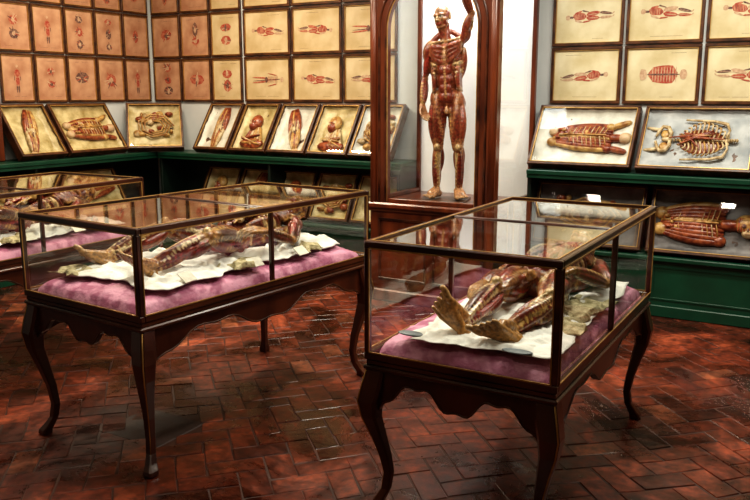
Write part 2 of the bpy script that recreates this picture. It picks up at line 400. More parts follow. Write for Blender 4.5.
# ------------------------------------------------------------------ ecorche figures
class Body:
    def __init__(s): s.v=[];s.f=[];s.s=[]
    def put(s,vs,fs,cols):
        o=len(s.v); s.v+=vs; s.f+=[tuple(i+o for i in f) for f in fs]
        s.s+=[(v,c) for v,c in zip(vs,cols)]
def humanoid(name,J,H,pal,voxel,loc,rotz=0,seed=0,diss=False,wide=1.0):
    B=Body(); k=H/1.75; rg=random.Random(seed)
    mus,ten,bon,dark=[V(c) for c in pal]
    def mcol(t,i,n,jit):
        e=abs(2*t-1); w=max(0,(e-.60)/.40)**1.3
        c=mus.lerp(dark,jit)
        if i%4==0: c=c.lerp(ten,.24)
        if i%4==2: c=c.lerp(dark,.4)
        return c.lerp(ten,min(1,w*.85))
    def sp(p0,p1,r,re=.008,bow=V((0,0,0)),seg=10,n=12,col=None):
        p0=V(p0);p1=V(p1); pts=[];rr=[]
        for i in range(seg+1):
            t=i/seg; pts.append(p0.lerp(p1,t)+V(bow)*k*math.sin(math.pi*t)); rr.append(k*(re+(r-re)*math.sin(math.pi*t)**.75))
        vs,fs=tube_geo(pts,rr,n); jit=rg.random()*(.9 if diss else .6)
        cols=[(col or mcol(i//n/seg,i%n,n,jit)) for i in range((seg+1)*n)]+[col or ten]*2
        B.put(vs,fs,cols)
    def cap(pts,rads,col,n=10):
        P=[];Q=[]
        for i in range(len(pts)-1):
            for j in range(3): P.append(V(pts[i]).lerp(V(pts[i+1]),j/3)); Q.append(k*(rads[i]+(rads[i+1]-rads[i])*j/3))
        P.append(V(pts[-1]));Q.append(k*rads[-1])
        vs,fs=tube_geo(P,Q,n); B.put(vs,fs,[col]*len(vs))
    def el(c,fr,r,col,n=14,kk=10):
        vs,fs=ell_geo(V(c),fr,[q*k for q in r],n,kk); B.put(vs,fs,[col]*len(vs))
    def frame(Lx,F,U): return Matrix((Lx,F,U)).transposed()
    SC=[V((.11,.012,.008)),V((.34,.040,.022)),V((.52,.32,.10)),V((.66,.52,.30)),V((.24,.03,.016)),V((.18,.045,.018))]
    def strands(P,n,r0,r1,t0=0.0,t1=1.0):
        if not diss: n=n//4
        else: n=int(n*1.4)
        for _ in range(n):
            an=rg.uniform(0,6.283); an2=an+rg.uniform(-.7,.7); a0=rg.uniform(t0,t0+.4); a1=rg.uniform(t1-.45,t1)
            cc=rg.choice(SC) if diss else rg.choice(SC[:3])
            A=P(a0,math.cos(an)*r0,math.sin(an)*r0); Bq=P(a1,math.cos(an2)*r1,math.sin(an2)*r1)
            mid=P((a0+a1)/2,math.cos(an)*(r0+r1)*.60,math.sin(an)*(r0+r1)*.60)
            bow=(mid-(A+Bq)/2)/k
            sp(A,Bq,rg.uniform(.005,.010),.004,bow=bow,n=6,col=cc)
    pel,ch,nk,hd=J['pel'],J['chest'],J['neck'],J['head']
    U=(nk-pel).normalized(); Lx=(J['sL']-J['sR']); Lx=(Lx-U*Lx.dot(U)).normalized(); F=Lx.cross(U).normalized()
    Up=(ch-pel).normalized(); Lp=(J['hL']-J['hR']); Lp=(Lp-Up*Lp.dot(Up)).normalized(); Fp=Lp.cross(Up)
    fc=frame(Lx,F,U); fp=frame(Lp,Fp,Up)
    mid=pel.lerp(ch,.5)
    red=mus.lerp(ten,.15); wd=wide
    el(pel,fp,(.140*wd,.092,.10),red); el(mid,fc,(.112*wd,.082,.14),red); el(ch,fc,(.143*wd,.103,.165),red)
    el(ch+U*.09*k,fc,(.115*wd,.08,.09),red)
    cap([J['sR'],ch+U*.13*k,J['sL']],[.042,.05,.042],red)
    cap([nk-U*.05*k,hd-U*.05*k],[.052,.046],red)
    for sd,S,HP in((1,J['sL'],J['hL']),(-1,J['sR'],J['hR'])):
        sx='L' if sd>0 else 'R'
        Ls=Lx*sd*wd; Lq=Lp*sd*wd
        for i in range(4):
            sp(ch+(U*(.115-.05*i)+F*(.088-.004*i)+Ls*.012)*k, S+(-U*(.02+.02*i)+F*.03-Ls*.01)*k,.028,.011,bow=F*.030)
        for i in range(4):
            t=i/3.; c=(ch-U*.085*k).lerp(pel,t)+(F*(.092-.006*t)+Ls*.032)*k
            el(c,fc,(.030,.020,.043),mus.lerp(dark,.5*rg.random()))
        sp(ch+(-U*.06+F*.104)*k,pel+(Fp*.10+Up*.0)*k,.008,.007,col=ten)
        for i in range(5):
            sp(ch+(Ls*(.135)-U*(.05+.02*i)+F*(.06-.03*i))*k, pel+(Lq*.130+Up*.06+Fp*(.07-.032*i))*k,.023,.011,bow=-Ls*.014)
        for i in range(5):
            sp(ch+(Ls*.143-U*(-.03+.036*i)-F*.02)*k, ch+(Ls*.10-U*(0.0+.036*i)+F*.085)*k,.015,.007,bow=Ls*.010+F*.01,col=(bon.lerp(ten,.4) if i%2 else None))
        sp(pel+(Up*.08-Fp*.07+Lq*.03)*k, S-(U*.07+F*.03)*k,.046,.02,bow=Ls*.038)
        for i in range(3):
            sp(ch+(-U*(.08-.09*i)-F*.09+Ls*.02)*k, S+(-F*.03)*k,.03,.014,bow=-F*.03)
        sp(nk+(U*.07-F*.03+Ls*.02)*k, S+U*.02*k,.026,.014)
        sp(hd+(-U*.05+Ls*.055-F*.015)*k, nk+(-U*.035+F*.05+Ls*.018)*k,.016,.009)
        sp(nk+(-U*.035+F*.055+Ls*.02)*k, S+(U*.022+F*.02)*k,.010,.011,bow=F*.01,col=bon.lerp(mus,.3))
        sp(pel+(Lq*.12+Up*.09+Fp*.04)*k, pel+(Lq*.135-Fp*.05+Up*.05)*k,.017,.014,col=bon.lerp(mus,.45))
        el(HP+(-Fp*.055-Up*.01+Lq*.01)*k,fp,(.068,.065,.085),mus)
        el(HP+(Lq*.035)*k,fp,(.048,.06,.09),mus.lerp(ten,.2))
        # ---- arm
        E,W,hdv,pn=[J[q+sx] for q in('e','w','hand','pn')]
        a=(E-S).normalized(); f=F-a*F.dot(a)
        if f.length<.3: f=U-a*U.dot(a)
        f.normalize(); l=a.cross(f)
        if l.dot(Ls)<0: l=-l
        P=lambda t,ff,ll: S.lerp(E,t)+(f*ff+l*ll)*k
        cap([S,E],[.030,.024],red)
        sp(P(-.10,.012,.0),P(.48,.012,.010),.033,.013,bow=l*.006+f*.010)
        sp(P(-.12,-.004,.010),P(.50,0,.013),.033,.013,bow=l*.014)
        sp(P(-.10,-.03,.0),P(.46,-.01,.010),.030,.013,bow=l*.008-f*.008)
        sp(P(.05,.016,.004),P(1.02,.012,0),.029,.009,bow=f*.010)
        sp(P(.05,.012,-.016),P(.98,.008,-.012),.024,.009)
        sp(P(.08,-.018,.014),P(1.0,-.016,.008),.027,.011,bow=-f*.008)
        sp(P(.08,-.018,-.010),P(1.0,-.016,-.008),.027,.011,bow=-f*.008)
        strands(P,9,.040,.034)
        el(E,frame(l,f,a),(.030,.028,.032),ten.lerp(mus,.35))
        b=(W-E).normalized(); pnn=(pn-b*pn.dot(b)).normalized(); s2=pnn.cross(b)*sd
        P=lambda t,ff,ll: E.lerp(W,t)+(pnn*ff+s2*ll)*k
        cap([E,W],[.024,.018],red)
        sp(P(-.16,.006,.018),P(.98,.004,.016),.023,.008,bow=s2*.006)
        sp(P(-.02,.010,-.004),P(.99,.012,.0),.023,.007,bow=pnn*.008)
        sp(P(0,.004,-.016),P(.97,.008,-.015),.023,.007,bow=-s2*.006)
        sp(P(0,-.010,.006),P(.99,-.010,.006),.021,.007,bow=-pnn*.008)
        sp(P(0,-.008,-.010),P(.99,-.008,-.010),.020,.007,bow=-pnn*.006)
        strands(P,9,.033,.020)
        # ---- hand
        d=hdv.normalized(); n0=(pn-d*pn.dot(d)).normalized(); s3=n0.cross(d)*sd
        hc=ten.lerp(mus,.35)
        for i in range(4):
            o=(1.5-i)*.022
            kn=W+(d*.088-d*abs(i-1.2)*.006+s3*o)*k
            cap([W+(s3*o*.45)*k,kn],[.017,.0135],hc)
            q=kn; dd=d; L0=(.042,.047,.044,.034)[i]
            for jn in range(3):
                ang=.28+.10*jn+.05*i
                dd=(dd*math.cos(ang)+n0*math.sin(ang)).normalized()
                q2=q+dd*L0*(1,.72,.55)[jn]*k; cap([q,q2],[.0112-.0012*jn,.0100-.0012*jn],hc.lerp(bon,.25*jn)); q=q2
        th=W+(s3*.022+d*.02+n0*.01)*k; t2=th+(s3*.030+d*.040+n0*.012)*k; t3=t2+(s3*.012+d*.032+n0*.010)*k; t4=t3+(d*.025+n0*.008)*k
        cap([th,t2,t3,t4],[.016,.0135,.0115,.009],hc)
        # ---- leg
        K,A,td=[J[q+sx] for q in('k','a','t')]
        a=(K-HP).normalized(); kf=J.get('kf'+sx,Fp); f=(kf-a*kf.dot(a)).normalized(); l=a.cross(f)
        if l.dot(Lq)<0: l=-l
        P=lambda t,ff,ll: HP.lerp(K,t)+(f*ff+l*ll)*k
        cap([HP,K],[.056,.036],red)
        sp(P(-.12,.05,.01),P(.97,.032,0),.038,.011,bow=f*.016)
        sp(P(-.02,.01,.045),P(.97,.020,.026),.042,.013,bow=l*.014+f*.01)
        sp(P(.25,.026,-.020),P(1.0,.020,-.030),.036,.013,bow=-l*.010+f*.008)
        sp(P(-.05,.02,-.040),P(.62,.0,-.032),.044,.017,bow=-l*.004)
        sp(P(.0,-.01,-.050),P(.85,-.01,-.034),.034,.012)
        sp(P(.02,-.05,-.015),P(1.04,-.030,-.026),.035,.011,bow=-f*.010)
        sp(P(.02,-.05,.022),P(1.04,-.028,.026),.035,.011,bow=-f*.010)
        sp(P(-.18,.055,.045),P(.5,.062,-.03),.014,.009,bow=f*.010,col=ten.lerp(mus,.45)); sp(P(.5,.062,-.03),P(1.06,.010,-.042),.012,.009,bow=-l*.014,col=ten.lerp(mus,.45))
        sp(P(-.1,-.01,.058),P(1.0,.0,.038),.011,.009,bow=l*.010,col=ten)
        strands(P,16,.072,.046)
        bb=(A-K).normalized(); f2=(kf-bb*kf.dot(bb)).normalized(); l2=bb.cross(f2)
        if l2.dot(l)<0: l2=-l2
        fk=frame(l2,f2,bb)
        el(K+(f*.010)*k,fk,(.043,.040,.050),ten.lerp(mus,.45)); el(K+(f*.028+f2*.020)*k,fk,(.024,.018,.028),bon.lerp(ten,.4))
        P=lambda t,ff,ll: K.lerp(A,t)+(f2*ff+l2*ll)*k
        cap([K,A],[.037,.023],red)
        sp(P(.05,.022,.020),P(.98,.022,.0),.024,.009,bow=f2*.006+l2*.006)
        sp(P(.04,.0,.032),P(1.0,-.012,.022),.020,.010,bow=l2*.006)
        sp(P(.04,.026,-.010),P(1.0,.012,-.018),.013,.011,col=bon.lerp(ten,.3))
        sp(P(-.05,-.024,-.020),P(.62,-.030,-.012),.035,.013,bow=-f2*.018-l2*.006)
        sp(P(-.05,-.024,.022),P(.58,-.030,.010),.033,.013,bow=-f2*.016+l2*.006)
        sp(P(.2,-.016,.0),P(1.04,-.036,0),.031,.010,bow=-f2*.012)
        strands(P,14,.048,.028)
        cap([P(.55,-.034,0),P(1.08,-.044,0)],[.012,.013],bon.lerp(ten,.5))
        td=td.normalized(); su=-(bb-td*bb.dot(td)).normalized(); sl=td.cross(su)
        if sl.dot(l2)<0: sl=-sl
        fcx=V(J.get('footcol',ten.lerp(mus,.3)))
        el(A,frame(sl,td,su),(.034,.034,.034),fcx)
        heel=A+(-td*.038-su*.045)*k; el(heel,frame(sl,td,su),(.031,.036,.034),fcx)
        for i in range(5):
            o=(i-2)*.021
            mh=A+(td*(.130-.012*i)-su*(.062)+sl*o*1.12)*k
            cap([A+(td*.01+sl*o*.5-su*.005)*k, A+(td*.07+sl*o*.85-su*.030)*k, mh],[.026,.020,.013 if i else .018],fcx)
            cap([heel,mh],[.024,.013],fcx)
            r0=.0155 if i==0 else .0102
            tp=mh+(td*(.032 if i else .036)+su*.008+sl*.003*(i-1))*k; tq=tp+(td*(.020 if i else .028)-su*.004)*k
            cap([mh,tp,tq],[r0,r0,r0*.92],fcx.lerp(bon,.3))
            if diss: sp(A+(td*.0+su*.018+sl*o*.5)*k, mh+su*.016*k,.006,.005,col=SC[i%4],n=6)
    sp(pel+(Fp*.075-Up*.085)*k,pel+(Fp*.095-Up*.15)*k,.018,.014,col=ten.lerp(mus,.3)); el(pel+(Fp*.07-Up*.125)*k,fp,(.03,.022,.028),ten.lerp(mus,.3))
    for i in range(9): el((pel+Up*.05*k).lerp(nk,i/8)-F*(.09 if i<7 else .05)*k,fc,(.014,.014,.016),bon)
    if diss:
        for i in range(30):
            c=(ch+U*.06*k).lerp(pel,rg.random())+(Lx*rg.uniform(-.09,.09)+F*rg.uniform(.085,.125))*k
            el(c,fc,(rg.uniform(.012,.030),rg.uniform(.015,.03),rg.uniform(.012,.030)),rg.choice(SC),10,8)
        for i in range(16):
            x0=rg.uniform(-.1,.1); x1=rg.uniform(-.1,.1)
            sp(ch+(U*rg.uniform(0,.12)+Lx*x0+F*.11)*k,pel+(Up*rg.uniform(-.05,.1)+Lx*x1+F*.11)*k,.009,.005,bow=F*.02+Lx*rg.uniform(-.03,.03),col=rg.choice(SC),n=6)
    # ---- head
    hu=J.get('hu',U).normalized(); hf=J.get('hf',F); hf=(hf-hu*hf.dot(hu)).normalized(); hl=hu.cross(hf)
    fh=frame(hl,hf,hu)
    hc=mus.lerp(ten,.45)
    def h(x,y,z): return hd+(hl*x+hf*y+hu*z)*k
    el(h(0,-.012,.030),fh,(.070,.088,.078),hc.lerp(ten,.4)); el(h(0,.018,-.03),fh,(.054,.064,.073),hc)
    el(h(0,.050,-.080),fh,(.028,.026,.022),hc.lerp(ten,.3))
    cap([h(-.052,.0,-.055),h(-.033,.045,-.082),h(0,.062,-.090),h(.033,.045,-.082),h(.052,.0,-.055)],[.013,.012,.013,.012,.013],hc)
    cap([h(0,.082,.012),h(0,.098,-.014),h(0,.105,-.030)],[.009,.011,.014],ten.lerp(bon,.4))
    for s in(-1,1):
        el(h(s*.014,.092,-.033),fh,(.009,.010,.008),ten)
        cap([h(s*.010,.084,.020),h(s*.030,.080,.026),h(s*.052,.058,.018)],[.009,.010,.009],hc.lerp(ten,.3))
        sp(h(s*.022,.074,-.012),h(s*.063,.02,-.018),.013,.010,col=ten.lerp(mus,.3))
        el(h(s*.030,.070,.004),fh,(.015,.012,.010),V((.75,.72,.6))); el(h(s*.030,.081,.004),fh,(.006,.004,.006),V((.03,.02,.01)))
        sp(h(s*.045,.045,-.02),h(s*.042,.02,-.075),.016,.010)
        sp(h(s*.063,-.01,.05),h(s*.056,.025,-.02),.018,.010)
        el(h(s*.073,-.010,-.004),fh,(.008,.018,.028),ten)
        cap([h(s*.022,.078,-.054),h(0,.088,-.050)],[.006,.008],V((.30,.05,.03))); cap([h(s*.020,.078,-.062),h(0,.086,-.063)],[.006,.009],V((.34,.07,.04)))
    me=bpy.data.meshes.new(name+'_src'); me.from_pydata([tuple(v) for v in B.v],[],B.f)
    tmp=bpy.data.objects.new('tmp',me); sc.collection.objects.link(tmp)
    md=tmp.modifiers.new('r','REMESH'); md.mode='VOXEL'; md.voxel_size=voxel; md.use_smooth_shade=True
    sm=tmp.modifiers.new('s','SMOOTH'); sm.factor=.5; sm.iterations=1
    dg=bpy.context.evaluated_depsgraph_get()
    nm=bpy.data.meshes.new_from_object(tmp.evaluated_get(dg)); nm.name=name
    bpy.data.objects.remove(tmp)
    kd=KDTree(len(B.s))
    for i,(v,c) in enumerate(B.s): kd.insert(v,i)
    kd.balance()
    at=nm.color_attributes.new('wax_col','FLOAT_COLOR','POINT')
    for i,v in enumerate(nm.vertices):
        c=V((0,0,0)); w=0
        for co,ix,ds in kd.find_n(v.co,2):
            q=1/(ds+.001); c=c+B.s[ix][1]*q; w+=q
        c/=w; at.data[i].color=(max(c[0],0),max(c[1],0),max(c[2],0),1)
    nm.materials.clear(); nm.materials.append(M['wax'])
    for p in nm.polygons: p.use_smooth=True
    o=bpy.data.objects.new(name,nm); sc.collection.objects.link(o); o.location=loc; o.rotation_euler=(0,0,rotz)
    print(name,len(nm.vertices))
    return o

palS=((.27,.048,.022),(.50,.28,.12),(.60,.44,.22),(.11,.014,.009))
palL=((.19,.024,.013),(.48,.27,.085),(.66,.51,.27),(.06,.009,.006))
kS=1.57/1.75
def s_(x,y,z): return V((x,y,z))*kS
JS=dict(pel=s_(.02,0,.93),chest=s_(.0,.01,1.25),neck=s_(-.005,.01,1.46),head=s_(-.04,-.01,1.635),
 sL=s_(.145,.01,1.44),sR=s_(-.155,.01,1.39),hL=s_(.10,0,.89),hR=s_(-.065,0,.91),
 eL=s_(.235,-.06,1.66),wL=s_(.145,-.12,1.88),
 eR=s_(-.20,.03,1.10),wR=s_(-.205,-.06,.86),
 kL=s_(.135,-.05,.48),aL=s_(.13,.02,.085),tL=V((.35,-.9,0)),
 kR=s_(-.065,-.01,.48),aR=s_(-.075,.03,.085),tR=V((-.35,-.9,0)),
 handL=V((-.6,-.25,.7)),handR=V((.25,-.3,-1)),
 pnL=V((-.3,-.8,-.4)),pnR=V((.6,-.5,0)),hf=V((-.35,-.95,-.1)),hu=V((-.12,0,1)))
humanoid('standing_ecorche_wax_figure',JS,1.57,palS,.006,(-2.84,6.08,.842),.24,1,False,.90)
z0=ZBR+.078+.045
JR=dict(pel=V((.04,.05,z0+.075)),chest=V((.05,.30,z0+.105)),neck=V((.06,.465,z0+.12)),head=V((.07,.61,z0+.15)),
 sL=V((.20,.44,z0+.09)),sR=V((-.09,.45,z0+.09)),hL=V((.12,.02,z0+.07)),hR=V((-.035,.02,z0+.07)),
 eL=V((.30,.22,z0+.06)),wL=V((.19,.03,z0+.15)),handL=V((-.6,-.7,-.15)),pnL=V((-.2,0,-1)),
 eR=V((-.22,.24,z0+.05)),wR=V((-.23,.03,z0+.04)),handR=V((-.1,-1,-.1)),pnR=V((.3,0,-1)),
 kL=V((.20,-.30,z0+.08)),aL=V((.14,-.60,z0+.035)),tL=V((-.60,-.60,.45)),
 kR=V((-.04,-.29,z0+.10)),aR=V((-.05,-.61,z0+.040)),tR=V((-.50,-.18,.75)),
 footcol=V((.52,.27,.085)),hf=V((-.3,0,1)),hu=V((0,1,.05)))
humanoid('reclining_ecorche_wax_figure',JR,1.52,palL,.0046,(CR[0],CR[1],0),0,2,True)
z0=ZBL+.078+.045
JL=dict(pel=V((.02,.10,z0+.08)),chest=V((.04,.34,z0+.13)),neck=V((.04,.495,z0+.15)),head=V((.05,.63,z0+.18)),
 sL=V((.18,.475,z0+.13)),sR=V((-.11,.475,z0+.13)),hL=V((.10,.07,z0+.07)),hR=V((-.055,.07,z0+.07)),
 eL=V((.31,.30,z0+.06)),wL=V((.30,.10,z0+.14)),handL=V((-.5,-.8,.15)),pnL=V((-.4,0,-1)),
 eR=V((-.25,.30,z0+.06)),wR=V((-.22,.08,z0+.05)),handR=V((0,-1,-.1)),pnR=V((.3,0,-1)),
 kL=V((.20,-.22,z0+.14)),aL=V((.14,-.53,z0+.05)),tL=V((-.25,-.6,.65)),
 kR=V((-.15,-.20,z0+.16)),aR=V((-.24,-.50,z0+.045)),tR=V((-.45,-.6,.5)),
 footcol=V((.46,.25,.09)),hf=V((.5,0,1)),hu=V((0,1,.1)))
fl=humanoid('reclining_ecorche_wax_figure',JL,1.47,palL,.0046,(CL[0],CL[1],0),ROTL,3,True)
f3=bpy.data.objects.new('reclining_ecorche_wax_figure',fl.data); sc.collection.objects.link(f3); f3.location=(C3[0],C3[1],0)

# ------------------------------------------------------------------ figure cabinet
def figure_cabinet():
    e=bpy.data.objects.new('arched_display_cabinet',None); sc.collection.objects.link(e)
    X0,X1,Y0,Y1=-3.335,-2.24,5.70,6.58
    W=M['cabwood']; o=MB()
    o.bbox((X0,Y0,0.1),(X1,Y1,.78),W); o.bbox((X0-.025,Y0-.03,0),(X1+.025,Y1,.10),W,c=.01)
    o.bbox((X0-.025,Y0-.035,.78),(X1+.025,Y1,.83),W,c=.012); o.bbox((X0-.015,Y0-.015,.755),(X1+.015,Y1,.78),M['woodh'])
    for (a,b) in((X0+.08,(X0+X1)/2-.03),((X0+X1)/2+.03,X1-.08)):
        for p,q in(((a,.18),(b,.20)),((a,.68),(b,.70)),((a,.20),(a+.02,.68)),((b-.02,.20),(b,.68))):
            o.bbox((p[0],Y0-.012,p[1]),(q[0],Y0+.002,q[1]),M['woodh'],c=.003)
    cx=-2.79; r=.385; zs=2.20; z0=.83; zt=2.92
    inn=[(cx-r,z0)]; out=[(X0,z0)]
    for i in range(9): inn.append((cx-r,z0+.04+(zs-z0-.04)*i/8)); out.append((X0,z0+.04+(zt-z0-.04)*i/8*.9))
    n=24
    for i in range(1,n):
        a=math.pi-math.pi*i/n; inn.append((cx+r*math.cos(a),zs+r*math.sin(a)))
        t=i/n
        if t<.12: out.append((X0,zt-(1-t/.12)*.1))
        elif t>.88: out.append((X1,zt-((t-.88)/.12)*.1))
        else: out.append((X0+(X1-X0)*(t-.12)/.76,zt))
    for i in range(8,-1,-1): inn.append((cx+r,z0+.04+(zs-z0-.04)*i/8)); out.append((X1,z0+.04+(zt-z0-.04)*i/8*.9))
    inn.append((cx+r,z0)); out.append((X1,z0))
    o.strip(out,inn,Y0,Y0+.05,W)
    o.bbox((cx-r,Y0,z0),(cx+r,Y0+.05,z0+.035),W)
    def ring(rr,rad,m,y):
        pts=[(cx-rr,y,z0+.01)]+[(cx-rr,y,z0+(zs-z0)*i/6) for i in range(1,7)]
        pts+=[(cx+rr*math.cos(math.pi-math.pi*i/24),y,zs+rr*math.sin(math.pi-math.pi*i/24)) for i in range(1,24)]
        pts+=[(cx+rr,y,zs-(zs-z0)*i/6) for i in range(0,6)]+[(cx+rr,y,z0+.01)]
        o.tube(pts,rad,m,8)
    ring(r+.012,.014,M['woodh'],Y0); ring(r+.001,.005,M['gold'],Y0-.006)
    ring(r+.075,.010,M['woodh'],Y0-.002)
    for x in(X0+.035,X1-.035): o.tube([(x,Y0-.004,z0),(x,Y0-.004,zt)],.026,W,12)
    o.bbox((X0-.02,Y0-.03,zt),(X1+.02,Y1,zt+.08),W,c=.015); o.bbox((X0-.03,Y0-.06,zt+.08),(X1+.03,Y1,zt+.12),W,c=.01)
    for x in(X0,X1-.035):
        o.bbox((x,Y1-.05,z0),(x+.035,Y1,zt),W); o.bbox((x,Y0+.05,z0),(x+.035,Y0+.075,zt),W)
        o.bbox((x,Y0+.075,z0),(x+.035,Y1-.05,z0+.035),W); o.bbox((x,Y0+.075,zt-.04),(x+.035,Y1-.05,zt),W)
    o.box((X0+.035,Y1-.02,z0),(X1-.035,Y1-.005,zt),M['enamel'])
    o.obj('carcase',e)
    g=MB()
    g.quad([(X1-.018,Y0+.07,z0+.03),(X1-.018,Y1-.045,z0+.03),(X1-.018,Y1-.045,zt-.03),(X1-.018,Y0+.07,zt-.03)],M['glass'])
    g.quad([(X0+.018,Y0+.07,z0+.03),(X0+.018,Y1-.045,z0+.03),(X0+.018,Y1-.045,zt-.03),(X0+.018,Y0+.07,zt-.03)],M['glass'])
    g.quad([(cx-r-.01,Y0+.03,z0+.03),(cx+r+.01,Y0+.03,z0+.03),(cx+r+.01,Y0+.03,zt-.1),(cx-r-.01,Y0+.03,zt-.1)],M['glass'])
    g.obj('glazing',e)
    p=MB()
    p.bbox((-.20,-.18,0),(.20,.17,.012),M['frame'])
    T=Matrix.Translation((-2.83,6.06,.8305))@Matrix.Rotation(.24,4,'Z')
    for i in range(len(p.v)): p.v[i]=T@p.v[i]
    p.obj('figure_plinth',e)
figure_cabinet()

# ------------------------------------------------------------------ shelving
def shelf(name,T,L,ups):
    o=MB(); G=M['green'];D=M['dgreen']
    o.bbox((0,-.36,0),(L,0,.44),G); o.bbox((0,-.385,0),(L,-.36,.09),G,c=.006)
    o.bbox((0,-.40,.44),(L,0,.475),G,c=.006)
    o.bbox((0,-.42,1.06),(L,0,1.10),G,c=.006); o.bbox((0,-.41,1.03),(L,-.385,1.06),G)
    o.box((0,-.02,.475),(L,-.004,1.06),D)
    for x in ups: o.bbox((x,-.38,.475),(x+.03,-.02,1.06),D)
    x=0.05
    while x+.9<L:
        for a,b in(((x,.13),(x+.88,.145)),((x,.38),(x+.88,.395)),((x,.145),(x+.015,.38)),((x+.865,.145),(x+.88,.38))):
            o.bbox((a[0],-.366,a[1]),(b[0],-.359,b[1]),G,c=.002)
        x+=.98
    return o.obj(name,mw=T)
shelf('green_shelving_unit',Matrix.Translation((-6.325,YB,0)),2.955,(0.0,1.45,2.9))
shelf('green_shelving_unit',Matrix.Translation((-2.20,YB,0)),4.2,(0.0,2.05,4.1))
TL=Matrix.Translation((XL,0,0))@Matrix.Rotation(math.pi/2,4,'Z')
shelf('green_shelving_unit',TL@Matrix.Translation((1.0,0,0)),5.7,(0.0,1.9,3.8))

